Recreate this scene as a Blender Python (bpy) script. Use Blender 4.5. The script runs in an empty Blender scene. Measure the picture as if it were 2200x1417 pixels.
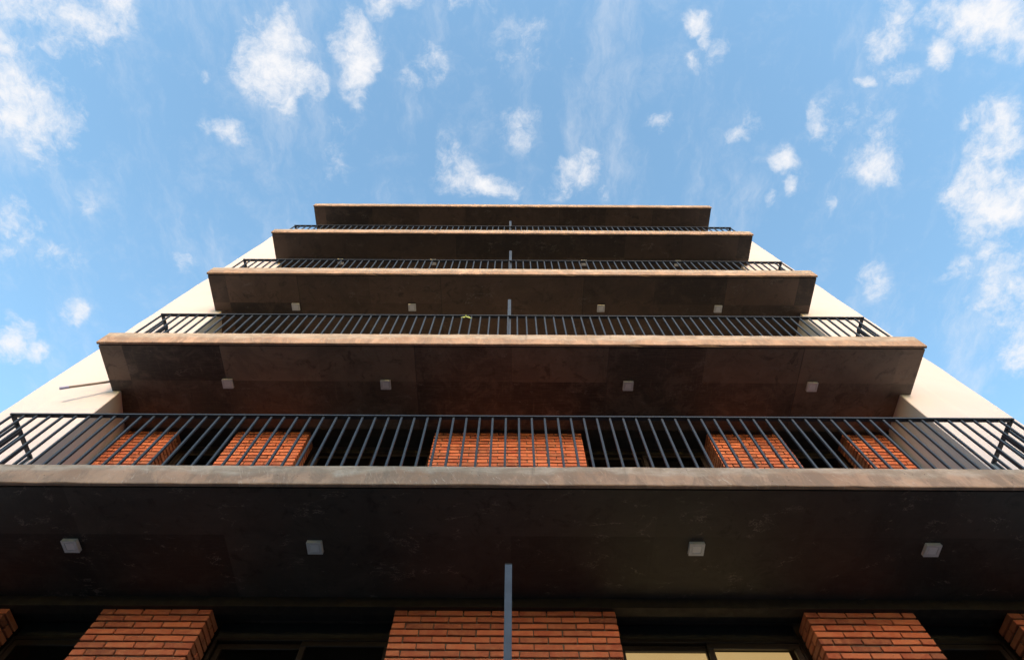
import bpy, bmesh, math, random
from mathutils import Vector, Matrix
random.seed(7)
SC = bpy.context.scene
COL = SC.collection
R_ = math.radians

# ------------------------------------------------------------------ camera
EYE = 1.5                                   # eye height above the pavement; building heights below are given above the eye
PITCH, ROLL, YAW = R_(66.476), R_(0.2607), R_(0.0307)
cam_d = bpy.data.cameras.new('camera')
cam_d.sensor_width = 36.0
cam_d.lens = 1233.04 / 2200 * 36
cam_d.clip_start = 0.05
cam_d.clip_end = 2000
cam = bpy.data.objects.new('camera', cam_d)
COL.objects.link(cam)
fwd = Vector((math.sin(YAW) * math.cos(PITCH), math.cos(YAW) * math.cos(PITCH), math.sin(PITCH)))
rgt = Vector((math.cos(YAW), -math.sin(YAW), 0))
upv = rgt.cross(fwd)
r2 = rgt * math.cos(ROLL) + upv * math.sin(ROLL)
u2 = -rgt * math.sin(ROLL) + upv * math.cos(ROLL)
m3 = Matrix((r2, u2, -fwd)).transposed()
cam.matrix_world = Matrix.Translation((0, 0, EYE)) @ m3.to_4x4()
SC.camera = cam

# ------------------------------------------------------------------ light
SUN_EL, SUN_AZ = R_(8.0), R_(5.0)         # azimuth from -Y (straight at the facade) towards +X
sun_d = bpy.data.lights.new('sun', 'SUN')
sun_d.energy = 2.4
sun_d.angle = R_(11.0)
sun_d.color = (1.0, 0.64, 0.43)
sun = bpy.data.objects.new('sun', sun_d)
COL.objects.link(sun)
sdir = Vector((math.sin(SUN_AZ) * math.cos(SUN_EL), -math.cos(SUN_AZ) * math.cos(SUN_EL), math.sin(SUN_EL)))
sun.rotation_euler = sdir.to_track_quat('Z', 'Y').to_euler()
sun.location = sdir * 60

SC.view_settings.view_transform = 'Standard'
SC.view_settings.look = 'None'
SC.view_settings.gamma = 1.0
SC.cycles.max_bounces = 6
SC.cycles.diffuse_bounces = 4
SC.view_settings.exposure = 0.65
SC.view_settings.use_curve_mapping = False

# cloud puffs on the cloud sheet: (x/z, y/z, radius, radius, turn, density) of the direction from the ground
PUFFS = [
    (-0.8061,0.0474,0.0983,0.0713,2.940,1.10),(-0.6867,-0.0710,0.0714,0.0461,2.889,0.95),(-0.7828,-0.0642,0.0731,0.0516,2.605,0.75),(-0.5987,-0.0903,0.0375,0.0264,2.142,0.38),
    (-0.6609,-0.0353,0.0262,0.0194,2.344,0.55),(-0.7235,0.0757,0.0481,0.0314,2.881,0.40),(-0.8090,0.1018,0.0715,0.0363,3.013,0.40),(-0.3762,-0.0299,0.0602,0.0525,1.932,1.15),
    (-0.3434,-0.0032,0.0429,0.0344,1.438,0.90),(-0.3671,0.0455,0.0303,0.0164,1.787,0.75),(-0.2526,-0.0534,0.0384,0.0281,1.431,0.85),(-0.2421,-0.0137,0.0488,0.0229,1.931,0.90),
    (-0.2932,0.0739,0.0258,0.0189,1.835,0.30),(-0.1380,-0.0242,0.0287,0.0240,2.466,0.80),(-0.1696,0.0063,0.0253,0.0212,2.286,0.60),(-0.4751,0.0820,0.0387,0.0182,-2.995,0.45),
    (-0.4874,-0.0073,0.0108,0.0083,2.145,0.40),(-0.2047,-0.1032,0.0202,0.0184,2.904,0.75),(-0.1226,-0.1109,0.0779,0.0136,3.136,0.60),(0.0418,-0.0415,0.0949,0.0723,-3.119,0.25),
    (-0.2998,0.1296,0.0845,0.0389,1.722,0.25),(0.0214,0.0689,0.0460,0.0434,-3.067,0.30),(-0.1000,0.1441,0.0533,0.0359,1.159,0.50),(-0.0291,0.1710,0.0399,0.0158,-3.063,0.75),
    (0.0975,0.1432,0.0448,0.0299,2.649,0.95),(0.1626,0.1701,0.0201,0.0114,1.841,0.50),(0.2835,-0.0800,0.0250,0.0149,-2.831,0.85),(0.2989,-0.0569,0.0243,0.0098,1.216,0.70),
    (0.3259,-0.0361,0.0220,0.0164,1.617,0.75),(0.2882,-0.0280,0.0155,0.0125,0.949,0.55),(0.2473,0.0679,0.0219,0.0170,-2.857,0.70),(0.3961,0.0565,0.0242,0.0154,1.487,0.65),
    (0.3795,0.0805,0.0231,0.0102,-3.107,0.75),(0.4561,0.1263,0.0227,0.0184,0.930,0.90),(0.4694,0.1664,0.0193,0.0101,1.305,0.75),(0.4472,0.1887,0.0148,0.0094,1.263,0.60),
    (0.5012,0.0632,0.0272,0.0131,1.204,0.85),(0.5588,0.0738,0.0677,0.0490,-2.848,0.45),(0.5977,0.1219,0.0525,0.0294,-2.746,1.00),(0.5501,0.1882,0.0287,0.0078,1.331,0.35),
    (0.5855,-0.0697,0.0419,0.0300,1.550,0.95),(0.6073,-0.0159,0.0325,0.0154,-2.924,0.60),(0.5631,-0.0069,0.0118,0.0089,-2.718,0.70),(0.6436,-0.1047,0.0367,0.0159,2.654,0.55),
    (0.7278,-0.0862,0.0692,0.0341,-3.034,1.20),(0.6708,-0.0428,0.0274,0.0168,1.187,0.75),(0.7884,-0.0769,0.0484,0.0340,-2.612,1.00),(0.8065,0.0801,0.0600,0.0426,0.732,0.75),
    (0.8325,0.1790,0.0774,0.0531,-2.765,1.10),(0.8042,0.2276,0.0433,0.0315,0.718,0.70),(0.8865,0.3125,0.0600,0.0409,0.865,0.55),(0.9146,0.3942,0.0783,0.0508,0.950,0.80),
    (0.9743,0.4513,0.0662,0.0433,0.907,1.00),(0.6610,0.3224,0.0439,0.0231,0.972,0.45),(0.8134,0.3217,0.0394,0.0288,-2.608,0.40),(0.8765,0.5220,0.0507,0.0333,0.996,0.35),
    (-0.8809,0.2437,0.0648,0.0408,2.163,0.42),(-0.8170,0.3030,0.0612,0.0346,-2.832,0.30),(-0.9553,0.4561,0.0458,0.0320,2.380,0.95),(-0.9141,0.4855,0.0245,0.0177,2.554,0.60),
    (-0.8222,0.4046,0.0285,0.0210,2.430,0.55),(-0.5876,0.2933,0.0448,0.0227,1.870,0.25),(-0.7372,0.2021,0.0281,0.0209,2.433,0.25)]

world = bpy.data.worlds.new('World')
SC.world = world
world.use_nodes = True
SKY_STRENGTH = 0.15
SKY_TINT = (2.44, 2.86, 3.02)
CLOUD = (4.1, 4.1, 4.2)


def build_world():
    nt = world.node_tree
    N, L = nt.nodes, nt.links
    N.clear()

    def nd(t, **k):
        n = N.new(t)
        for a, b in k.items():
            setattr(n, a, b)
        return n

    def mth(op, a, b=None, c=None, clamp=False):
        n = nd('ShaderNodeMath', operation=op)
        n.use_clamp = clamp
        for i, v in enumerate((a, b, c)):
            if v is None:
                continue
            if isinstance(v, (int, float)):
                n.inputs[i].default_value = v
            else:
                L.new(v, n.inputs[i])
        return n.outputs[0]
    out = nd('ShaderNodeOutputWorld')
    bg = nd('ShaderNodeBackground')
    bg.inputs['Strength'].default_value = SKY_STRENGTH
    L.new(bg.outputs[0], out.inputs[0])
    sky = nd('ShaderNodeTexSky', sky_type='NISHITA')
    sky.sun_disc = False
    sky.sun_elevation = SUN_EL
    sky.sun_rotation = math.pi - SUN_AZ      # the sky's zero is +Y
    sky.air_density = 1.0
    sky.dust_density = 0.3
    sky.ozone_density = 1.0
    tint = nd('ShaderNodeMix', data_type='RGBA', blend_type='MULTIPLY')
    tint.inputs[0].default_value = 1.0
    L.new(sky.outputs[0], tint.inputs[6])
    tint.inputs[7].default_value = SKY_TINT + (1,)
    tc = nd('ShaderNodeTexCoord')
    sep = nd('ShaderNodeSeparateXYZ')
    L.new(tc.outputs['Generated'], sep.inputs[0])
    z = mth('MAXIMUM', sep.outputs[2], 0.06)
    cmb = nd('ShaderNodeCombineXYZ')
    L.new(mth('DIVIDE', sep.outputs[0], z), cmb.inputs[0])
    L.new(mth('DIVIDE', sep.outputs[1], z), cmb.inputs[1])
    P = cmb.outputs[0]

    def noise(vec, scale, detail, rough, dist=0.0, off=0.0, out_='Fac'):
        n = nd('ShaderNodeTexNoise', noise_dimensions='3D')
        n.inputs['Scale'].default_value = scale
        n.inputs['Detail'].default_value = detail
        n.inputs['Roughness'].default_value = rough
        n.inputs['Distortion'].default_value = dist
        if off:
            a = nd('ShaderNodeVectorMath', operation='ADD')
            L.new(vec, a.inputs[0])
            a.inputs[1].default_value = (off, off * .7, off * 1.3)
            vec = a.outputs[0]
        L.new(vec, n.inputs['Vector'])
        return n.outputs[out_]

    def warp(vec, scale, amt, off):
        c = noise(vec, scale, 4, .55, 0, off, 'Color')
        s = nd('ShaderNodeVectorMath', operation='SUBTRACT')
        L.new(c, s.inputs[0])
        s.inputs[1].default_value = (.5, .5, .5)
        k = nd('ShaderNodeVectorMath', operation='SCALE')
        L.new(s.outputs[0], k.inputs[0])
        k.inputs['Scale'].default_value = amt
        a = nd('ShaderNodeVectorMath', operation='ADD')
        L.new(vec, a.inputs[0])
        L.new(k.outputs[0], a.inputs[1])
        return a.outputs[0]
    W = warp(warp(P, 7, .042, 3.1), 26, .026, 9.7)
    flat = nd('ShaderNodeVectorMath', operation='MULTIPLY')
    L.new(W, flat.inputs[0])
    flat.inputs[1].default_value = (1, 1, 0)
    W0 = flat.outputs[0]
    acc = None
    for (x, y, a, b, t, amp) in PUFFS:
        mp = nd('ShaderNodeMapping', vector_type='TEXTURE')
        mp.inputs['Location'].default_value = (x, y, 0)
        mp.inputs['Rotation'].default_value = (0, 0, t)
        mp.inputs['Scale'].default_value = (a, b, 1)
        L.new(W0, mp.inputs[0])
        ln = nd('ShaderNodeVectorMath', operation='LENGTH')
        L.new(mp.outputs[0], ln.inputs[0])
        mr = nd('ShaderNodeMapRange', interpolation_type='SMOOTHSTEP')
        mr.inputs['From Min'].default_value = 1.85
        mr.inputs['From Max'].default_value = 0.1
        mr.inputs['To Min'].default_value = 0.0
        mr.inputs['To Max'].default_value = amp
        L.new(ln.outputs['Value'], mr.inputs[0])
        acc = mr.outputs[0] if acc is None else mth('SMOOTH_MAX', acc, mr.outputs[0], .12)
    # more puffs all over the rest of the sky, clear of the ones above
    ln = nd('ShaderNodeMapping', vector_type='TEXTURE')
    ln.inputs['Location'].default_value = (0, .27, 0)
    ln.inputs['Scale'].default_value = (1.05, .62, 1)
    L.new(P, ln.inputs[0])
    le = nd('ShaderNodeVectorMath', operation='LENGTH')
    L.new(ln.outputs[0], le.inputs[0])
    far = nd('ShaderNodeMapRange', interpolation_type='SMOOTHSTEP')
    far.inputs['From Min'].default_value = 1.0
    far.inputs['From Max'].default_value = 1.35
    L.new(le.outputs['Value'], far.inputs[0])
    gen = nd('ShaderNodeMapRange', interpolation_type='SMOOTHSTEP')
    gen.inputs['From Min'].default_value = .5
    gen.inputs['From Max'].default_value = .72
    gen.inputs['To Max'].default_value = .95
    L.new(noise(P, 2.4, 3, .5, 0, 17.0), gen.inputs[0])
    acc = mth('MAXIMUM', acc, mth('MULTIPLY', far.outputs[0], gen.outputs[0]))
    fine = noise(W, 11, 12, .70, .0, 5.0)
    st = nd('ShaderNodeVectorMath', operation='MULTIPLY')
    L.new(W0, st.inputs[0])
    st.inputs[1].default_value = (2.0, .75, 1)
    wisp = noise(st.outputs[0], 3.2, 9, .68, 0, 31.0)
    # density: the puffs, frayed by the fine noise
    d = mth('ADD', acc, mth('MULTIPLY', mth('SUBTRACT', fine, .475), 4.3))
    # no cloud where there is no puff at all
    gate = nd('ShaderNodeMapRange', interpolation_type='SMOOTHSTEP')
    gate.inputs['From Min'].default_value = 0.0
    gate.inputs['From Max'].default_value = .30
    L.new(acc, gate.inputs[0])
    dm = nd('ShaderNodeMapRange', interpolation_type='SMOOTHSTEP')
    dm.inputs['From Min'].default_value = .10
    dm.inputs['From Max'].default_value = 1.65
    L.new(d, dm.inputs[0])
    dens = mth('MULTIPLY', dm.outputs[0], gate.outputs[0])
    veil = nd('ShaderNodeMapRange', interpolation_type='SMOOTHSTEP')
    veil.inputs['From Min'].default_value = .48
    veil.inputs['From Max'].default_value = .80
    veil.inputs['To Max'].default_value = .50
    L.new(wisp, veil.inputs[0])
    dens = mth('MAXIMUM', dens, veil.outputs[0])
    mix = nd('ShaderNodeMix', data_type='RGBA')
    L.new(dens, mix.inputs[0])
    L.new(tint.outputs[2], mix.inputs[6])
    mix.inputs[7].default_value = CLOUD + (1,)
    L.new(mix.outputs[2], bg.inputs['Color'])


build_world()

# ------------------------------------------------------------------ materials
def mat(name):
    m = bpy.data.materials.new(name)
    m.use_nodes = True
    return m, m.node_tree, m.node_tree.nodes['Principled BSDF']


class G:
    """little helper that writes node graphs"""
    def __init__(s, nt):
        s.nt, s.N, s.L = nt, nt.nodes, nt.links
        s.tc = s.N.new('ShaderNodeTexCoord')
        s.obj = s.tc.outputs['Object']

    def put(s, inp, v):
        if isinstance(v, (int, float, tuple)):
            inp.default_value = v
        else:
            s.L.new(v, inp)

    def m(s, op, a, b=None, clamp=False):
        n = s.N.new('ShaderNodeMath')
        n.operation = op
        n.use_clamp = clamp
        s.put(n.inputs[0], a)
        if b is not None:
            s.put(n.inputs[1], b)
        return n.outputs[0]

    def map(s, vec, scale=(1, 1, 1), loc=(0, 0, 0)):
        n = s.N.new('ShaderNodeMapping')
        s.put(n.inputs[0], vec)
        n.inputs['Scale'].default_value = scale
        if isinstance(loc, tuple):
            n.inputs['Location'].default_value = loc
        else:
            s.L.new(loc, n.inputs['Location'])
        return n.outputs[0]

    def noise(s, vec, scale, detail=5, rough=.55, dist=0, out='Fac'):
        n = s.N.new('ShaderNodeTexNoise')
        s.L.new(vec, n.inputs['Vector'])
        n.inputs['Scale'].default_value = scale
        n.inputs['Detail'].default_value = detail
        n.inputs['Roughness'].default_value = rough
        n.inputs['Distortion'].default_value = dist
        return n.outputs[out]

    def voro(s, vec, scale, feature='F1', rnd=1.0):
        n = s.N.new('ShaderNodeTexVoronoi')
        n.feature = feature
        s.L.new(vec, n.inputs['Vector'])
        n.inputs['Scale'].default_value = scale
        n.inputs['Randomness'].default_value = rnd
        return n.outputs['Distance']

    def rng(s, v, a, b, c=0.0, d=1.0, smooth=True):
        n = s.N.new('ShaderNodeMapRange')
        n.interpolation_type = 'SMOOTHSTEP' if smooth else 'LINEAR'
        s.put(n.inputs[0], v)
        for i, x in zip((1, 2, 3, 4), (a, b, c, d)):
            n.inputs[i].default_value = x
        return n.outputs[0]

    def mix(s, f, a, b, mode='MIX'):
        n = s.N.new('ShaderNodeMix')
        n.data_type = 'RGBA'
        n.blend_type = mode
        s.put(n.inputs[0], f)
        s.put(n.inputs[6], a + (1,) if isinstance(a, tuple) else a)
        s.put(n.inputs[7], b + (1,) if isinstance(b, tuple) else b)
        return n.outputs[2]

    def sep(s, vec):
        n = s.N.new('ShaderNodeSeparateXYZ')
        s.L.new(vec, n.inputs[0])
        return n.outputs

    def comb(s, x=0.0, y=0.0, z=0.0):
        n = s.N.new('ShaderNodeCombineXYZ')
        for i, v in enumerate((x, y, z)):
            s.put(n.inputs[i], v)
        return n.outputs[0]

    def white(s, vec):
        n = s.N.new('ShaderNodeTexWhiteNoise')
        s.L.new(vec, n.inputs['Vector'])
        return n.outputs['Value']

    def rand(s):
        return s.N.new('ShaderNodeObjectInfo').outputs['Random']

    def bump(s, h, strength, dist, normal=None):
        n = s.N.new('ShaderNodeBump')
        n.inputs['Strength'].default_value = strength
        n.inputs['Distance'].default_value = dist
        s.L.new(h, n.inputs['Height'])
        if normal is not None:
            s.L.new(normal, n.inputs['Normal'])
        return n.outputs[0]


def offset_by_object(g, k=37.0):
    r = g.rand()
    a = g.N.new('ShaderNodeVectorMath')
    a.operation = 'ADD'
    g.L.new(g.obj, a.inputs[0])
    g.L.new(g.comb(g.m('MULTIPLY', r, k), g.m('MULTIPLY', r, k * 1.7), g.m('MULTIPLY', r, k * .6)), a.inputs[1])
    return a.outputs[0]


# exposed concrete of the slab edges: tan, washed pale grey along the top, drips, pinholes
fascia_m, nt, bs = mat('edge_concrete')
g = G(nt)
v = offset_by_object(g)
x, y, z = g.sep(g.obj)
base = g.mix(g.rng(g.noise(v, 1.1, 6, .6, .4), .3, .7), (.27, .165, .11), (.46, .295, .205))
base = g.mix(g.rng(g.noise(g.map(v, (1, 1, .5)), 5, 9, .7, .8), .42, .58, 0, .8), base, (.215, .145, .105))
# horizontal wash: grey laitance near the top edge with a wavy lower limit
lim = g.m('ADD', z, g.m('MULTIPLY', g.m('SUBTRACT', g.noise(g.map(v, (1, 1, .2)), 1.6, 5, .6, .6), .5), .30))
base = g.mix(g.rng(lim, .11, .175, 0, .65), base, g.mix(g.rng(g.noise(g.map(v, (1, 1, 3)), 3.5, 7, .7, .5), .4, .62), (.27, .215, .165), (.44, .375, .31)))
# diagonal form scrapes
dg = g.map(v, (26, 26, 3.0))
sc = g.noise(g.comb(g.m('ADD', g.m('MULTIPLY', x, 14), g.m('MULTIPLY', z, 7)), g.m('MULTIPLY', g.rand(), 40), g.m('MULTIPLY', z, 3)), 1.6, 7, .75, 1.6)
base = g.mix(g.rng(sc, .57, .66, 0, .6), base, (.50, .41, .34))
drip = g.noise(g.comb(g.m('MULTIPLY', x, 1.0), 0.0, g.m('MULTIPLY', z, .12)), 9, 5, .7, .2)
base = g.mix(g.rng(drip, .56, .74, 0, .6), base, (.17, .13, .10))
pits = g.rng(g.voro(v, 17), .05, .11)
keep = g.rng(g.noise(v, 2.7, 2, .5), .53, .58)
pitm = g.m('MULTIPLY', g.m('SUBTRACT', 1.0, pits), keep)
base = g.mix(g.m('MULTIPLY', pitm, .8), base, (.10, .06, .04))
nt.links.new(base, bs.inputs['Base Color'])
bs.inputs['Roughness'].default_value = .86
h = g.m('SUBTRACT', g.noise(v, 14, 8, .65), g.m('MULTIPLY', pitm, .8))
nt.links.new(g.bump(h, .55, .012), bs.inputs['Normal'])

# underside: plywood-cast concrete, each sheet its own tone, seams, grain, scratches, salt veins
soffit_m, nt, bs = mat('underside_concrete')
g = G(nt)
v = offset_by_object(g)
x, y, z = g.sep(g.obj)
rnd = g.rand()
shx = g.m('DIVIDE', g.m('ADD', x, 1.22), 2.44)
ix = g.m('FLOOR', shx)
fx = g.m('FRACT', shx)
iy = g.m('FLOOR', g.m('DIVIDE', g.m('SUBTRACT', y, .54), 1.22))
half = g.m('FLOOR', g.m('MULTIPLY', fx, 2.0))
t1 = g.white(g.comb(ix, g.m('MULTIPLY', rnd, 53.1), 3.0))
t2 = g.white(g.comb(g.m('ADD', g.m('MULTIPLY', ix, 2), half), iy, g.m('MULTIPLY', rnd, 91.7)))
tone = g.m('ADD', g.m('MULTIPLY', t1, .45), g.m('MULTIPLY', t2, .55))
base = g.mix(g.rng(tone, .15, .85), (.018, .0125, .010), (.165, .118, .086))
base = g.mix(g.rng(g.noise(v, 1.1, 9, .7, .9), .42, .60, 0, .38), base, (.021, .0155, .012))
base = g.mix(g.rng(g.noise(v, 3.3, 9, .72, .6), .46, .62, 0, .38), base, (.15, .113, .086))
grain = g.noise(g.map(v, (2.0, 34, 1)), 2.4, 6, .7, .3)
base = g.mix(g.rng(grain, .45, .72, 0, .55), base, (.105, .078, .058))
gr2 = g.noise(g.map(v, (40, 3.0, 1)), 1.2, 5, .7, .4)
base = g.mix(g.rng(gr2, .56, .74, 0, .5), base, (.13, .10, .075))
vein = g.m('ABSOLUTE', g.m('SUBTRACT', g.noise(g.map(v, (.7, 1.4, 1)), 2.1, 7, .66, .4), .5))
vm = g.m('MULTIPLY', g.rng(vein, .0, .010, 1, 0), g.rng(g.noise(v, 3.1, 5, .7), .50, .64))
blot = g.rng(g.noise(v, 4.5, 8, .72, 1.2), .53, .66, 0, .6)
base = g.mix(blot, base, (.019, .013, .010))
seam = g.m('MINIMUM', fx, g.m('SUBTRACT', 1.0, fx))
sm = g.m('MULTIPLY', g.rng(seam, .0012, .0042, 1, 0), g.rng(g.sep(nt.nodes.new('ShaderNodeObjectInfo').outputs['Color'])[0], .38, .60))
base = g.mix(g.m('MULTIPLY', sm, .7), base, (.035, .025, .02))
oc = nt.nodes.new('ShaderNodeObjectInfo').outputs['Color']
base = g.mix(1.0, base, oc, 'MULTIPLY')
base = g.mix(g.m('MULTIPLY', vm, .9), base, (.19, .155, .125))
nt.links.new(base, bs.inputs['Base Color'])
bs.inputs['Roughness'].default_value = .62
h = g.m('SUBTRACT', g.m('ADD', g.m('MULTIPLY', g.noise(v, 9, 7, .6), .6), g.m('MULTIPLY', grain, .4)), g.m('MULTIPLY', sm, 1.5))
nt.links.new(g.bump(h, .45, .008), bs.inputs['Normal'])

# off-white render of the side walls
render_m, nt, bs = mat('white_render')
g = G(nt)
v = g.obj
base = g.mix(g.rng(g.noise(v, .7, 6, .6, .4), .3, .75), (.545, .487, .482), (.505, .452, .448))
base = g.mix(g.rng(g.noise(g.map(v, (5, 5, .7)), 1.0, 7, .68, .6), .56, .78, 0, .35), base, (.60, .57, .53))
base = g.mix(g.rng(g.noise(v, 3.2, 8, .7), .6, .75, 0, .25), base, (.62, .58, .53))
nt.links.new(base, bs.inputs['Base Color'])
bs.inputs['Roughness'].default_value = .9
nt.links.new(g.bump(g.noise(v, 45, 6, .7), .35, .006, g.bump(g.noise(v, 1.6, 3, .5), .35, .05)), bs.inputs['Normal'])

# fired brick
brick_m, nt, bs = mat('fired_brick')
g = G(nt)
v = offset_by_object(g, 61.0)
r = g.rand()
r2_ = g.white(g.comb(r, 4.7, 1.0))
base = g.mix(r, (.29, .062, .028), (.48, .132, .058))
base = g.mix(g.m('MULTIPLY', g.rng(r2_, .55, 1.0, 0, .85), 1.0), base, (.17, .046, .024))
base = g.mix(g.rng(g.noise(v, 9, 6, .65, .8), .35, .7, 0, .5), base, (.46, .18, .085))
base = g.mix(g.rng(g.noise(g.map(v, (1, 1, 3.5)), 14, 7, .7, .6), .56, .74, 0, .6), base, (.22, .062, .03))
base = g.mix(g.rng(g.noise(v, 34, 4, .7), .66, .76, 0, .55), base, (.52, .36, .27))
pm = g.rng(g.voro(v, 46), .08, .15, 1, 0)
pk = g.m('MULTIPLY', pm, g.rng(g.noise(v, 12, 3, .6), .54, .62))
base = g.mix(g.m('MULTIPLY', pk, .8), base, (.09, .03, .018))
nt.links.new(base, bs.inputs['Base Color'])
bs.inputs['Roughness'].default_value = .9
h = g.m('SUBTRACT', g.noise(v, 40, 8, .7), pk)
nt.links.new(g.bump(h, .7, .004), bs.inputs['Normal'])


def plain(name, col, rough, metal=0.0, var=.12, scale=8.0, bump=0.0, coat=0.0):
    m, nt, bs = mat(name)
    g = G(nt)
    v = offset_by_object(g)
    dark = tuple(c * (1 - var * 2) for c in col)
    b = g.mix(g.rng(g.noise(v, scale, 6, .65, .5), .35, .7), col, dark)
    nt.links.new(b, bs.inputs['Base Color'])
    rr = g.rng(g.noise(v, scale * 2, 4, .6), .3, .7, max(rough - .08, 0), rough + .08)
    nt.links.new(rr, bs.inputs['Roughness'])
    bs.inputs['Metallic'].default_value = metal
    if bump:
        nt.links.new(g.bump(g.noise(v, scale * 6, 5, .6), .4, bump), bs.inputs['Normal'])
    return m


mortar_m = plain('mortar', (.11, .088, .072), .95, 0, .2, 22, .004)
metal_m = plain('railing_paint', (.019, .0235, .033), .55, 0, .12, 14)
post_m = plain('post_paint', (.032, .043, .064), .55, 0, .08, 7)
bronze_m, nt, bs = mat('bronze_aluminium')
bs.inputs['Base Color'].default_value = (.008, .0052, .0035, 1)
bs.inputs['Roughness'].default_value = .34
beam_m = plain('dark_beam_paint', (.016, .0095, .006), .7, 0, .2, 6, .004)
slot_m = plain('slot_lining', (.010, .009, .0085), .8, 0, .1, 5)
inner_m = plain('room_plaster', (.22, .19, .16), .9, 0, .1, 3)
lamp_m = plain('fixture_shell', (.66, .655, .66), .5, 0, .05, 10)
lamp2_m = plain('fixture_diffuser', (.78, .78, .79), .35, 0, .03, 10)
pipe_m = plain('pipe_plastic', (.20, .165, .14), .5, 0, .1, 15)
cap_m = plain('pipe_sleeve', (.22, .24, .42), .45, 0, .1, 20)
leaf_m = plain('leaf_green', (.35, .42, .10), .55, 0, .15, 60)
asphalt_m = plain('asphalt', (.10, .098, .095), .9, 0, .2, 3, .01)
paving_m = plain('paving', (.30, .275, .25), .85, 0, .15, 3, .01)
ground_m = plain('ground_earth', (.17, .15, .13), .95, 0, .2, .4)
opp_m = plain('ochre_render', (.34, .27, .19), .9, 0, .12, 1.0, .01)
opp2_m = plain('shutter_wood', (.10, .06, .035), .6, 0, .15, 5)

# window glass: clear with a reflecting surface
glass_m, nt, bs = mat('window_glass')
nt.nodes.remove(bs)
o = nt.nodes['Material Output']
tr = nt.nodes.new('ShaderNodeBsdfTransparent')
tr.inputs[0].default_value = (.80, .84, .84, 1)
gl = nt.nodes.new('ShaderNodeBsdfGlossy')
gl.inputs['Roughness'].default_value = .02
fr = nt.nodes.new('ShaderNodeFresnel')
fr.inputs['IOR'].default_value = 1.5
mx = nt.nodes.new('ShaderNodeMixShader')
ge = nt.nodes.new('ShaderNodeNewGeometry')
mu = nt.nodes.new('ShaderNodeMath')
mu.operation = 'MULTIPLY_ADD'      # reflect on the outer face only
nt.links.new(ge.outputs['Backfacing'], mu.inputs[0])
mu.inputs[1].default_value = -1.0
mu.inputs[2].default_value = 1.0
mm = nt.nodes.new('ShaderNodeMath')
mm.operation = 'MULTIPLY'
nt.links.new(mu.outputs[0], mm.inputs[0])
nt.links.new(fr.outputs[0], mm.inputs[1])
nt.links.new(mm.outputs[0], mx.inputs[0])
nt.links.new(tr.outputs[0], mx.inputs[1])
nt.links.new(gl.outputs[0], mx.inputs[2])
nt.links.new(mx.outputs[0], o.inputs[0])

# roller blind glowing from the lamp-lit room behind it
blind_m, nt, bs = mat('lit_blind')
g = G(nt)
bs.inputs['Base Color'].default_value = (.62, .50, .34, 1)
bs.inputs['Roughness'].default_value = .85
c = g.mix(g.rng(g.noise(g.obj, 1.5, 4, .6), .3, .7), (.80, .46, .17), (.86, .53, .22))
c = g.mix(g.rng(g.noise(g.map(g.obj, (60, 1, 60)), 3, 2, .5), .3, .7, 0, .12), c, (.6, .4, .2))
nt.links.new(c, bs.inputs['Emission Color'])
bs.inputs['Emission Strength'].default_value = .62


# ------------------------------------------------------------------ helpers
def mesh_from(bm, name, mats):
    bmesh.ops.recalc_face_normals(bm, faces=bm.faces[:])
    me = bpy.data.meshes.new(name)
    bm.to_mesh(me)
    bm.free()
    for m in (mats if isinstance(mats, (list, tuple)) else [mats]):
        me.materials.append(m)
    return me


def box(bm, x0, x1, y0, y1, z0, z1, mi=0, bevel=0.0):
    vs = [bm.verts.new((x, y, z)) for x in (x0, x1) for y in (y0, y1) for z in (z0, z1)]
    idx = ((0, 1, 3, 2), (4, 6, 7, 5), (0, 4, 5, 1), (2, 3, 7, 6), (0, 2, 6, 4), (1, 5, 7, 3))
    fs = [bm.faces.new([vs[i] for i in f]) for f in idx]
    for f in fs:
        f.material_index = mi
    if bevel:
        es = list({e for f in fs for e in f.edges})
        bmesh.ops.bevel(bm, geom=es, offset=bevel, segments=1, affect='EDGES', profile=.5)
    return vs


def link(name, me, parent=None, loc=(0, 0, 0), rot=None):
    o = bpy.data.objects.new(name, me)
    COL.objects.link(o)
    o.location = loc
    if rot:
        o.rotation_euler = rot
    if parent is not None:
        o.parent = parent
    return o


def boxobj(name, m, parent, b, bevel=0.0, label=None):
    bm = bmesh.new()
    # origin at the box centre
    cx, cy, cz = (b[0] + b[1]) / 2, (b[2] + b[3]) / 2, (b[4] + b[5]) / 2
    box(bm, b[0] - cx, b[1] - cx, b[2] - cy, b[3] - cy, b[4] - cz, b[5] - cz, 0, bevel)
    pl = world_loc(parent)
    o = link(name, mesh_from(bm, name, m), parent, (cx - pl[0], cy - pl[1], cz - pl[2]))
    if label:
        o['label'] = label
    return o


WL = {}


def world_loc(o):
    if o is None:
        return (0, 0, 0)
    x, y, z = o.location
    if o.parent is not None:
        p = world_loc(o.parent)
        return (x + p[0], y + p[1], z + p[2])
    return (x, y, z)


def thing(name, label, cat, loc=(0, 0, 0), group=None):
    o = bpy.data.objects.new(name, None)
    o.empty_display_size = .2
    COL.objects.link(o)
    o.location = loc
    o['label'] = label
    o['category'] = cat
    if group:
        o['group'] = group
    return o


def structure(o):
    o['kind'] = 'structure'
    return o


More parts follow.
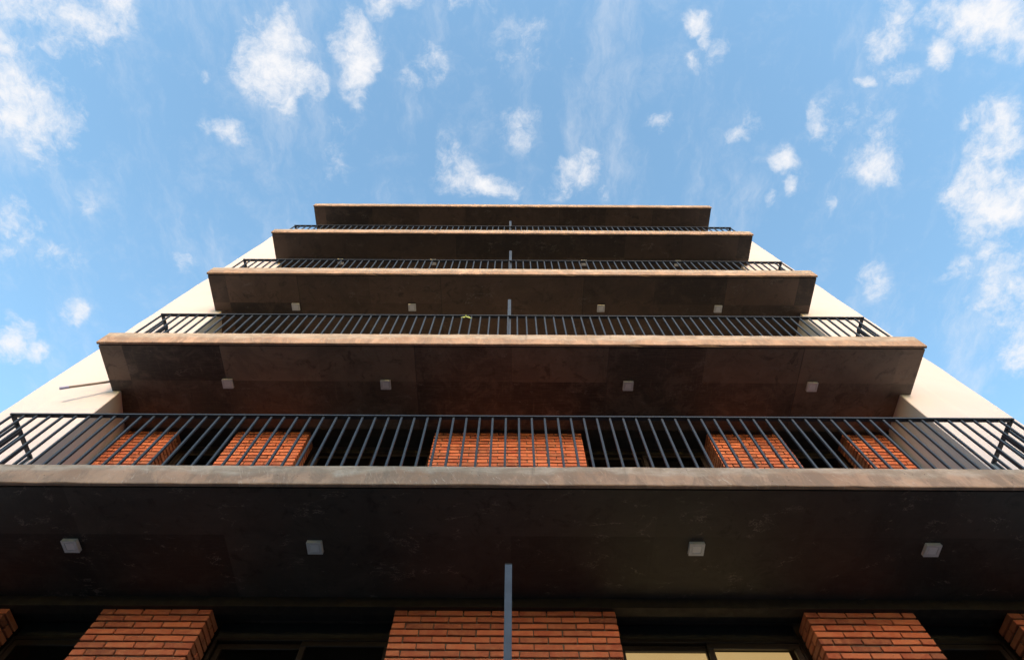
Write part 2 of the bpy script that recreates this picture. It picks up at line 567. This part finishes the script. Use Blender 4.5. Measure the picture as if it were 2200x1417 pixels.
# ------------------------------------------------------------------ ground
GZ = 0.0
bm = bmesh.new()
box(bm, -400, 400, -400, 400, -1.0, GZ - .02)
structure(link('ground', mesh_from(bm, 'ground', ground_m)))
bm = bmesh.new()
box(bm, -60, 60, -9.0, -1.2, GZ - .3, GZ + .0)
structure(link('road', mesh_from(bm, 'road', asphalt_m)))
bm = bmesh.new()
box(bm, -60, 60, -1.0, 12.0, GZ - .3, GZ + .12)
for i in range(-60, 60):
    pass
structure(link('pavement', mesh_from(bm, 'pavement', paving_m)))
bm = bmesh.new()
box(bm, -60, 60, -1.2, -1.0, GZ - .3, GZ + .125, 0, .015)
structure(link('kerb', mesh_from(bm, 'kerb', paving_m)))

# ------------------------------------------------------------------ the building (heights given above the eye)
E = EYE
HS = [1.06, 3.775, 6.487, 9.289, 12.12, 14.95]       # undersides of the slabs
TH = [.26, .24, .285, .285, .26, .25]                # height of the slab edge
RAIL_TOP = [2.33, 5.052, 7.792, 10.582, 13.378]
YF, XE = 3.012, 5.178                                 # front edge plane, half width of the slabs
YW, XI, XIL = 3.712, 5.03, -5.145                                  # front of the side walls and their inner faces
XOL, XOR = -6.18, 6.075
YB = 4.31                                             # face of the brick piers
BT = {1: 3.677, 2: 6.468, 3: 9.27, 4: 12.1}           # tops of the brickwork under slab n
YS = 4.272                                            # where the underside ends at the beam

building = thing('apartment_building', 'apartment block with white rendered side walls and stacked raw concrete balcony slabs',
                 'building', (0, YF, 0))

# side walls with a slightly uneven outer arris
def side_wall(x0, x1, outer, seed):
    rr = random.Random(seed)
    bm = bmesh.new()
    n = 44
    z0, z1 = GZ + .10, E + 15.12
    rings = []
    for i in range(n + 1):
        z = z0 + (z1 - z0) * i / n
        dx = rr.uniform(-.006, .006)
        dy = rr.uniform(-.004, .004)
        a, b = (x0 + dx, x1) if outer < 0 else (x0, x1 + dx)
        c = .012
        if outer < 0:
            ring = [(a + c, YW + dy), (b - .008, YW + dy * .3), (b, YW + .008), (b + XIL + XI, YB), (b + XIL + XI, 8.6), (a, 8.6), (a, YW + c + dy)]
        else:
            ring = [(a + .008, YW + dy * .3), (b - c, YW + dy), (b, YW + c + dy), (b, 8.6), (a, 8.6), (a, YW + .008)]
        rings.append([bm.verts.new((p[0], p[1] - YF, z)) for p in ring])
    k = len(rings[0])
    for i in range(n):
        for j in range(k):
            bm.faces.new((rings[i][j], rings[i][(j + 1) % k], rings[i + 1][(j + 1) % k], rings[i + 1][j]))
    bm.faces.new(rings[0])
    bm.faces.new(rings[-1])
    return mesh_from(bm, 'side_wall', render_m)


o = link('side_wall', side_wall(XOL, -XI - .025, -1, 3), building)
o['label'] = 'white rendered side wall with a thin pipe in front of it'
o = link('side_wall', side_wall(XI, XOR, 1, 4), building)
o['label'] = 'white rendered side wall without a pipe'


def slab_mesh(k):
    """slab in its own coordinates: x across, y from the front edge, z from its underside"""
    rr = random.Random(100 + k)
    bm = bmesh.new()
    t = TH[k]
    D = YW - YF - .002
    n = 74
    # cross-section, going round; material 0 = edge, 1 = underside, 2 = top
    prof = [(0, .006), (.006, 0), (.034, 0), (.034, .022), (.050, .022), (.050, .001), (D, .001), (D, t), (.006, t), (0, t - .008)]
    pm = [0, 0, 0, 1, 1, 1, 0, 2, 0, 0]
    rings = []
    low = 0
    for i in range(n + 1):
        x = -XE + 2 * XE * i / n
        low = low * .6 + rr.uniform(-.0018, .0018)
        up = rr.uniform(-.003, .003)
        chip = -.008 if rr.random() < .05 else 0
        ring = []
        for j, (py, pz) in enumerate(prof):
            xx = x
            if i in (0, n):
                s = -1 if i == 0 else 1
                xx = s * (XE + .045 * max(0, min(1, pz / t)) - (.012 if j in (3, 4, 5, 6) else 0) - (.035 if j in (8, 9) else 0))
            dz = low - chip if j in (0, 1) else (up if j in (8, 9) else 0)
            dy = rr.uniform(-.002, .002) if j in (0, 9) else 0
            ring.append(bm.verts.new((xx, py + dy, pz + dz)))
        rings.append(ring)
    m = len(prof)
    for i in range(n):
        for j in range(m):
            f = bm.faces.new((rings[i][j], rings[i][(j + 1) % m], rings[i + 1][(j + 1) % m], rings[i + 1][j]))
            f.material_index = pm[j]
    for rg in (rings[0], rings[-1]):
        f = bm.faces.new(rg)
        f.material_index = 0
    # the part between the side walls, and the floor behind
    box(bm, XIL + .002, XI - .002, D, 5.45, .001, t, 1)
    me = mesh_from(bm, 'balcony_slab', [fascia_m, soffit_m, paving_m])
    return me


ORD = ['', 'lowest balcony slab in view, broad and dull grey-brown', 'second balcony slab up, with plywood sheet marks underneath',
       'third balcony slab up, with four lights under it', 'fourth balcony slab up, half hidden lights under it',
       'topmost slab against the sky, with no railing on it']
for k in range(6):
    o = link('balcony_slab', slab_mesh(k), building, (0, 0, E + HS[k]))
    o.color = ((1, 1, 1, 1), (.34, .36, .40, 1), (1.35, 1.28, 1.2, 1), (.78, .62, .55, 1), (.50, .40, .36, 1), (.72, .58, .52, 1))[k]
    if ORD[k]:
        o['label'] = ORD[k]

# beams, shutter slots, back walls, rooms
for k in range(1, 6):
    zc = E + HS[k]
    zb = E + (BT[k] if k in BT else HS[k] - .03)
    boxobj('beam', beam_m, building, (XIL + .004, XI - .004, YS, 4.378, zb, zc + .0005 + .02))
    # slot lining behind the beam; open underneath
    bm = bmesh.new()
    box(bm, XIL + .004, XI - .004, 4.379, 4.555, zc - .012, zc - .002)
    link('shutter_slot', mesh_from(bm, 'shutter_slot', slot_m), building, (0, -YF, 0))
    zf = E + HS[k - 1] + TH[k - 1]
    boxobj('room_wall', inner_m, building, (XIL + .004, XI - .004, 8.3, 8.45, zf + .002, zc - .004))
    if k in (3, 4, 5):
        boxobj('rear_wall', inner_m, building, (XIL + .004, XI - .004, 4.56, 4.7, zf + .002, zc - .004))

# ------------------------------------------------------------------ windows
BL = [(-4.44, -3.612), (-2.638, -1.026), (.930, 2.592), (3.604, 4.395)]


def window(k, x0, x1, sashes, label, lit=False):
    zt = E + BT[k] - .068
    zb = E + HS[k - 1] + TH[k - 1] + .02
    w = bpy.data.objects.new('window', None)
    COL.objects.link(w)
    w.parent = building
    w.location = ((x0 + x1) / 2, 4.6 - YF, zb)
    w['label'] = label
    y0 = 4.575
    bm = bmesh.new()
    pl = world_loc(w)

    def bb(a, b, c, d, e, f, bv=.002):
        box(bm, a - pl[0], b - pl[0], c - pl[1], d - pl[1], e - pl[2], f - pl[2], 0, bv)
    t = .032
    bb(x0, x1, y0, y0 + .085, zt - t, zt)
    bb(x0, x0 + t, y0, y0 + .085, zb, zt - t - .001)
    bb(x1 - t, x1, y0, y0 + .085, zb, zt - t - .001)
    bb(x0 + t + .001, x1 - t - .001, y0, y0 + .085, zb, zb + t)
    link('outer_frame', mesh_from(bm, 'outer_frame', bronze_m), w)
    # head panel closing the wall above the frame
    boxobj('head_panel', slot_m, w, (x0, x1, y0 + .02, y0 + .08, zt + .001, E + HS[k] - .013))
    a, b = x0 + t + .002, x1 - t - .002
    spans = [(a, b, 0)] if sashes == 1 else [(a, (a + b) / 2 + .02, .038), ((a + b) / 2 - .02, b, 0)]
    s = .052
    for (p, q, dy) in spans:
        bm = bmesh.new()
        ya, yb = y0 + .006 + dy, y0 + .036 + dy
        z0, z1 = zb + t + .002, zt - t - .002

        def b2(a_, b_, e, f):
            box(bm, a_ - pl[0], b_ - pl[0], ya - pl[1], yb - pl[1], e - pl[2], f - pl[2], 0, .003)
        b2(p, q, z1 - s, z1)
        b2(p, p + s, z0, z1 - s - .0005)
        b2(q - s, q, z0, z1 - s - .0005)
        b2(p + s + .0005, q - s - .0005, z0, z0 + s)
        link('sash', mesh_from(bm, 'sash', bronze_m), w)
        boxobj('pane', glass_m, w, (p + s - .004, q - s + .004, ya + .012, ya + .018, z0 + s - .004, z1 - s + .004))
    if lit:
        bm = bmesh.new()
        box(bm, x0 + .05 - pl[0], x1 - .05 - pl[0], 4.772 - pl[1], 4.776 - pl[1], zb + .3 - pl[2], E + 3.632 - pl[2])
        link('roller_blind', mesh_from(bm, 'roller_blind', blind_m), w)
    return w


WLAB = {(1, 0): 'narrow dark window at the pipe side under the lowest balcony in view',
        (1, 1): 'wide dark two-sash window under the lowest balcony in view',
        (1, 2): 'wide window with a glowing cream blind under the lowest balcony in view',
        (1, 3): 'narrow dark window at the side away from the pipe under the lowest balcony in view',
        (2, 0): 'narrow dark window behind the biggest railing, pipe side',
        (2, 1): 'wide dark window behind the biggest railing, pipe side of the widest pier',
        (2, 2): 'wide dark window with gold glints behind the biggest railing',
        (2, 3): 'narrow dark window behind the biggest railing, side away from the pipe'}
for k in (1, 2):
    for i, (a, b) in enumerate(BL):
        window(k, a, b, 2 if i in (1, 2) else 1, WLAB[(k, i)], lit=(k == 1 and i == 2))

# ------------------------------------------------------------------ brick piers
PX, PZ, BW, BD, BH = .2451, .0652, .2335, .1105, .0495


def brick_mesh(lx, ly, seed):
    rr = random.Random(seed)
    bm = bmesh.new()
    vs = box(bm, -lx / 2, lx / 2, -ly / 2, ly / 2, -BH / 2, BH / 2)
    for v_ in vs:
        v_.co += Vector((rr.uniform(-.0022, .0022), rr.uniform(-.0022, .0022), rr.uniform(-.0022, .0022)))
    bmesh.ops.bevel(bm, geom=bm.edges[:], offset=.0035, segments=1, affect='EDGES', profile=.5)
    return mesh_from(bm, 'brick', brick_m)


STR = [brick_mesh(BW, BD, 200 + i) for i in range(7)]
HDR = [brick_mesh(BD, BW, 300 + i) for i in range(5)]
brick_rng = random.Random(11)


def pier(k, x0, nhalf, from_right, label, solid_side=None):
    """nhalf = width in half bricks; laid in running bond, corner bricks turned into the reveal"""
    width = nhalf * PX / 2 - .0117
    ztop = E + BT[k] - .004
    zfloor = E + HS[k - 1] + TH[k - 1] + .003
    p = thing('brick_pier', label, 'brick pier', (x0 + width / 2, YB, zfloor), 'brick piers between the windows')
    n = int((ztop - zfloor) / PZ)
    depth = .2335
    core = bmesh.new()
    c = .021
    xl, xr = x0 - p.location[0], x0 + width - p.location[0]
    box(core, xl + c, xr - c, c, depth - .004, 0, ztop - zfloor - .004)
    link('mortar', mesh_from(core, 'mortar', mortar_m), p)
    rest = bmesh.new()
    for r in range(n):
        zc = ztop - zfloor - BH / 2 - r * PZ
        pieces = []                                   # (x centre, y centre, header?)
        q = PX / 2
        if nhalf % 2 == 0:
            if r % 2 == 0:
                pieces.append((0, True)); pieces.append((nhalf - 1, True))
                pieces += [(h, False) for h in range(1, nhalf - 1, 2)]
            else:
                pieces += [(h, False) for h in range(0, nhalf, 2)]
        else:
            if r % 2 == 0:
                pieces.append((0, True)); pieces += [(h, False) for h in range(1, nhalf, 2)]
            else:
                pieces.append((nhalf - 1, True)); pieces += [(h, False) for h in range(0, nhalf - 1, 2)]
        lay = []
        for h, hd in pieces:
            if hd:
                lay.append((xl + h * q + BD / 2, BW / 2, True))
            else:
                lay.append((xl + h * q + BW / 2, BD / 2, False))
                if h == 0 or h + 2 == nhalf:           # the brick behind it, seen in the reveal
                    lay.append((xl + h * q + BW / 2, BD + .0117 + BD / 2, False))
        for (bx, by, hd) in lay:
            jx = brick_rng.uniform(-.0012, .0012)
            jy = brick_rng.uniform(-.0022, .0022)
            jz = brick_rng.uniform(-.0014, .0014)
            if r < 13:
                me = brick_rng.choice(HDR if hd else STR)
                o = link('brick', me, p, (bx + jx, by + jy, zc + jz))
                o.rotation_euler = (brick_rng.uniform(-.004, .004), brick_rng.choice((0, math.pi)) + brick_rng.uniform(-.006, .006),
                                    brick_rng.uniform(-.004, .004))
            else:
                a, b = (BD / 2, BW / 2) if hd else (BW / 2, BD / 2)
                box(rest, bx + jx - a, bx + jx + a, by + jy - b, by + jy + b, zc - BH / 2, zc + BH / 2)
    o = link('lower_brickwork', mesh_from(rest, 'lower_brickwork', brick_m), p)
    o['kind'] = 'stuff'
    return p


PIERS = {1: [(-5.160, 6, 'partly seen brick pier at the pipe-side edge under the lowest balcony in view'),
             (-3.607, 8, 'four-brick-wide pier between two dark windows under the lowest balcony in view'),
             (-1.022, 16, 'widest brick pier under the lowest balcony in view, behind the tall grey post'),
             (2.600, 8, 'four-brick-wide pier beside the window with the glowing blind'),
             (4.402, 5, 'sliver of brick pier at the frame edge under the lowest balcony, beyond the lit window')],
         2: [(-5.160, 6, 'narrow brick pier behind the biggest railing against the white wall with a pipe'),
             (-3.640, 8, 'four-brick-wide pier behind the biggest railing, on the pipe side of the wide dark window'),
             (-1.022, 16, 'widest brick pier behind the biggest railing, in the middle of the wall'),
             (2.600, 8, 'four-brick-wide pier behind the biggest railing, past the window with gold glints'),
             (4.402, 5, 'narrow brick pier behind the biggest railing against the white wall without a pipe')]}
for k in (1, 2):
    for (x0, nh, lab) in PIERS[k]:
        pier(k, x0, nh, False, lab)

# ------------------------------------------------------------------ railings
YR, XRL, XRR = 3.165, -5.135, 5.152
BAR = .0215


def vbar(name, h, sx, sy):
    bm = bmesh.new()
    box(bm, -sx / 2, sx / 2, -sy / 2, sy / 2, 0, h, 0, .002)
    return mesh_from(bm, name, metal_m)


def railing(k, label):
    zs = E + HS[k] + TH[k]
    zt = E + RAIL_TOP[k]
    p = thing('balcony_railing', label, 'railing', (0, YR, zs), 'black balcony railings')
    H = zt - zs
    w, t = .046, .020

    def part(name, b):
        return boxobj(name, metal_m, p, b, .002)
    part('top_rail', (XRL, XRR, YR - .012, YR - .012 + w, zt - t, zt))
    part('bottom_rail', (XRL + .03, XRR - .03, YR, YR + .03, zs + .06, zs + .075))
    for s, xr in ((-1, XRL), (1, XRR)):
        a, b = (xr, xr + w) if s < 0 else (xr - w, xr)
        part('side_rail', (a, b, YR - .012 + w + .001, YW - .002, zt - t, zt))
        part('side_bottom_rail', (a + .008, b - .008, YR + .031, YW - .002, zs + .06, zs + .075))
    me = vbar('baluster', H - t - .001, BAR, BAR)
    n = 77
    for i in range(n + 1):
        f = i / n
        x = XRL + BAR / 2 + .004 + f * (XRR - XRL - BAR - .008)
        o = link('baluster', me, p, (x, .012 + random.uniform(-.001, .001), .0005))
        o.rotation_euler = (random.uniform(-.0012, .0012), random.uniform(-.0018, .0018), 0)
    for s, xr in ((-1, XRL), (1, XRR)):
        for j in range(1, 5):
            link('baluster', me, p, (xr - s * w / 2, .012 + j * .1336 - .02, .0005))
    me = vbar('corner_post', H - t - .001, .036, .036)
    for s, xr in ((-1, XRL), (1, XRR)):
        link('corner_post', me, p, (xr - s * .05, .0125 + .175, .0005))
    return p


RL = ['', 'biggest railing in view, black bars in front of brick piers and dark windows',
      'black railing on the second balcony slab, with a green sprig caught on one bar',
      'black railing on the third balcony slab, lights showing through its bars',
      'thin-looking black railing on the fourth balcony slab, just below the topmost slab']
for k in range(1, 5):
    railing(k, RL[k])


# tall tube behind the middle of each railing
def divider(k, x, top, label, zb=None):
    z0 = E + HS[k] + TH[k] + .001
    z1 = E + top
    bm = bmesh.new()
    a, b, w = .025, .020, .003
    # open square tube: four walls
    box(bm, -a, a, -b, -b + w, 0, z1 - z0)
    box(bm, -a, a, b - w, b, 0, z1 - z0)
    box(bm, -a, -a + w, -b + w, b - w, 0, z1 - z0 - .001)
    box(bm, a - w, a, -b + w, b - w, 0, z1 - z0 - .001)
    o = link('divider_post', mesh_from(bm, 'divider_post', post_m), None, (x, 3.225, z0))
    bm = bmesh.new()
    box(bm, -a - .0015, a + .0015, -b - .0015, b + .0015, z1 - z0 + .0005, z1 - z0 + .009, 0, .001)
    link('end_cap', mesh_from(bm, 'end_cap', slot_m), o)
    o['label'] = label
    o['category'] = 'post'
    o['group'] = 'tall grey tube posts in the middle of the balconies'
    return o


divider(0, -.016, 3.125, 'tall blue-grey tube post in front of the widest brick pier, its base out of view')
divider(2, -.040, 8.575, 'blue-grey tube post rising above the railing of the second balcony slab')
divider(3, -.035, 11.42, 'blue-grey tube post rising above the railing of the third balcony slab')
divider(4, -.050, 14.12, 'short-looking grey tube post above the railing of the fourth balcony slab')

# ------------------------------------------------------------------ square ceiling lights
LS, LT = .128, .034
bm = bmesh.new()
# shell: ring with a recessed centre
a, b = LS / 2, .040
box(bm, -a, a, -a, a, -LT + .006, 0, 0, .0025)
for (x0, x1, y0, y1) in ((-a, a, -a, -b), (-a, a, b, a), (-a, -b, -b, b), (b, a, -b, b)):
    box(bm, x0 + .0004, x1 - .0004, y0 + .0004, y1 - .0004, -LT, -LT + .0065)
for j in range(3):                                     # vent slots in the side
    for s in (-1, 1):
        box(bm, s * (a + .0006) - .0006, s * (a + .0006) + .0006, -.03 + j * .025, -.018 + j * .025, -.022, -.016)
shell = mesh_from(bm, 'housing', lamp_m)
bm = bmesh.new()
box(bm, -b + .0045, b - .0045, -b + .0045, b - .0045, -LT + .0015, -LT + .007)
diff = mesh_from(bm, 'diffuser', lamp2_m)
LX = {1: [(-3.758, 3.665), (-1.675, 3.67), (1.587, 3.665), (3.600, 3.665)],
      2: [(-3.64, 3.585), (-1.615, 3.59), (1.495, 3.59), (3.855, 3.59)],
      3: [(-3.745, 3.62), (-1.73, 3.62), (1.54, 3.62), (3.57, 3.62)],
      4: [(-3.756, 3.66), (-1.73, 3.66), (1.567, 3.66), (3.62, 3.66)]}
SL = {1: 'the lowest balcony slab in view', 2: 'the second balcony slab', 3: 'the third balcony slab', 4: 'the fourth balcony slab'}
PL = ['first from the pipe side', 'second from the pipe side', 'third from the pipe side', 'last from the pipe side']
for k in LX:
    for i, (x, y) in enumerate(LX[k]):
        t = thing('ceiling_light', 'square grey surface light under %s, %s' % (SL[k], PL[i]), 'ceiling light',
                  (x, y, E + HS[k] + .0005), 'square lights under the balconies')
        link('housing', shell, t)
        link('diffuser', diff, t)


# ------------------------------------------------------------------ pipe on the white wall
def tube(bm, pts, rad, seg=10, cap=True, mi=0):
    rings = []
    for i, p_ in enumerate(pts):
        p_ = Vector(p_)
        d = (Vector(pts[min(i + 1, len(pts) - 1)]) - Vector(pts[max(i - 1, 0)])).normalized()
        u = d.cross(Vector((0, 0, 1)))
        if u.length < .05:
            u = d.cross(Vector((0, 1, 0)))
        u.normalize()
        w = d.cross(u)
        rr = rad[i] if isinstance(rad, (list, tuple)) else rad
        rings.append([bm.verts.new(p_ + (u * math.cos(2 * math.pi * j / seg) + w * math.sin(2 * math.pi * j / seg)) * rr) for j in range(seg)])
    for i in range(len(rings) - 1):
        for j in range(seg):
            f = bm.faces.new((rings[i][j], rings[i][(j + 1) % seg], rings[i + 1][(j + 1) % seg], rings[i + 1][j]))
            f.material_index = mi
            f.smooth = True
    if cap:
        bm.faces.new(rings[0])
        bm.faces.new(rings[-1])


A = Vector((-5.02, 3.60, E + 6.60))
Bp = Vector((-5.605, 3.53, E + 6.225))
pipe = thing('drain_pipe', 'thin brownish pipe with a bluish end sleeve sticking out across the white wall', 'pipe', tuple(A))
d = Bp - A
bm = bmesh.new()
tube(bm, [(0, 0, 0), tuple(d * .5 + Vector((0, 0, -.004))), tuple(d * .9)], .015, 12, False)
link('pipe_run', mesh_from(bm, 'pipe_run', pipe_m), pipe)
bm = bmesh.new()
tube(bm, [tuple(d * .86), tuple(d * 1.0)], .018, 12, False)
tube(bm, [tuple(d * 1.0), tuple(d * .97)], .014, 12, True)
link('end_sleeve', mesh_from(bm, 'end_sleeve', cap_m), pipe)

# ------------------------------------------------------------------ sprig on the second railing
sp = thing('plant_sprig', 'small yellow-green leafy sprig caught on a bar of the second railing', 'plant', (-.672, 3.155, E + 7.70))


def leaf(dx, dz, length, width, dy=-.02):
    bm = bmesh.new()
    n = 6
    d_ = Vector((dx, dy, dz)).normalized()
    s = d_.cross(Vector((0, 1, .25))).normalized()
    up_ = s.cross(d_)
    prev = None
    for i in range(n + 1):
        f = i / n
        w_ = width * math.sin(math.pi * (f * .9 + .08)) * .5
        c_ = d_ * length * f + Vector((0, 0, -.35 * length * f * f))
        row = [bm.verts.new(c_ - s * w_), bm.verts.new(c_ - up_ * w_ * .35), bm.verts.new(c_ + s * w_)]
        if prev:
            bm.faces.new((prev[0], prev[1], row[1], row[0]))
            bm.faces.new((prev[1], prev[2], row[2], row[1]))
        prev = row
    return mesh_from(bm, 'leaf', leaf_m)


for args in ((.8, -.35, .105, .020), (.95, .05, .070, .018), (-.95, -.25, .070, .018), (-.5, -.6, .045, .013), (.25, .8, .045, .014)):
    link('leaf', leaf(*args), sp, (0, -.006, .01))
bm = bmesh.new()
tube(bm, [(0, -.004, .07), (.004, -.010, .03), (0, -.006, -.01)], [.010, .006, .003], 8)
link('stem', mesh_from(bm, 'stem', leaf_m), sp)

# ------------------------------------------------------------------ the house row across the street, behind the camera
opp = thing('facing_house', 'plain ochre house across the street facing the balconies', 'building', (0, -12, 0))
OH = 4.2
bm = bmesh.new()
box(bm, -58, 58, -8, 0, -.2, OH)
box(bm, -58.2, 58.2, -8.2, .18, OH + .002, OH + .35)
link('wall', mesh_from(bm, 'wall', opp_m), opp)
fr_b = bmesh.new()
box(fr_b, -.65, .65, 0, .07, 0, 1.7)
box(fr_b, -.58, .58, .071, .09, .07, 1.63)
sh = mesh_from(fr_b, 'window', opp2_m)
for fl in range(1):
    for i in range(-7, 8):
        link('window', sh, opp, (i * 3.1, .002, 1.1 + fl * 3.4))

# ------------------------------------------------------------------ unseen trees added behind the camera to dim the sun on the lower floors
bark_m = plain('bark', (.12, .085, .06), .95, 0, .2, 12, .01)
foliage_m = plain('foliage', (.06, .095, .03), .7, 0, .2, 2)


def tree_meshes(seed):
    rr = random.Random(seed)
    bm = bmesh.new()
    tube(bm, [(0, 0, -.1), (.05, .02, 1.4), (-.04, .06, 2.8), (.05, 0, 4.2), (0, 0, 5.8)], [.17, .13, .105, .07, .02], 9)
    for _ in range(9):
        a = rr.uniform(0, 6.28)
        z0 = rr.uniform(2.6, 4.6)
        r_ = rr.uniform(.8, 1.5)
        tube(bm, [(0, 0, z0), (math.cos(a) * r_ * .5, math.sin(a) * r_ * .5, z0 + .55), (math.cos(a) * r_, math.sin(a) * r_, z0 + 1.5)], [.06, .04, .012], 6)
    tk = mesh_from(bm, 'trunk', bark_m)
    bm = bmesh.new()
    lumps = [(Vector((rr.gauss(0, .75), rr.gauss(0, .75), rr.uniform(3.6, 7.0))), rr.uniform(.55, 1.0)) for _ in range(36)]
    for c_, r_ in lumps:
        for _ in range(int(150 * r_ * r_) + 20):
            dv = Vector((rr.gauss(0, 1), rr.gauss(0, 1), rr.gauss(0, 1))).normalized() * r_ * rr.uniform(.45, 1.05)
            p_ = c_ + dv
            u = Vector((rr.gauss(0, 1), rr.gauss(0, 1), rr.gauss(0, 1))).normalized()
            w = u.cross(Vector((rr.gauss(0, 1), rr.gauss(0, 1), rr.gauss(0, 1)))).normalized()
            L_ = rr.uniform(.07, .12)
            vs = [bm.verts.new(p_ - u * L_), bm.verts.new(p_ + w * L_ * .45), bm.verts.new(p_ + u * L_), bm.verts.new(p_ - w * L_ * .45)]
            bm.faces.new(vs)
    me = bpy.data.meshes.new('crown')
    bm.to_mesh(me)
    bm.free()
    me.materials.append(foliage_m)
    return tk, me


TREES = [tree_meshes(21), tree_meshes(22)]
for i in range(9):
    tk, cr = TREES[i % 2]
    t = thing('sun_screen_tree', 'unseen leafy tree added across the road to shade the lower floors', 'tree', (-12.2 + i * 3.05, -9.6, 0), 'unseen trees added to screen the low sun')
    t.rotation_euler = (0, 0, i * 1.9)
    t.scale = (1, 1, (1.12, 1.2, 1.08)[i % 3])
    link('trunk', tk, t)
    link('crown', cr, t)
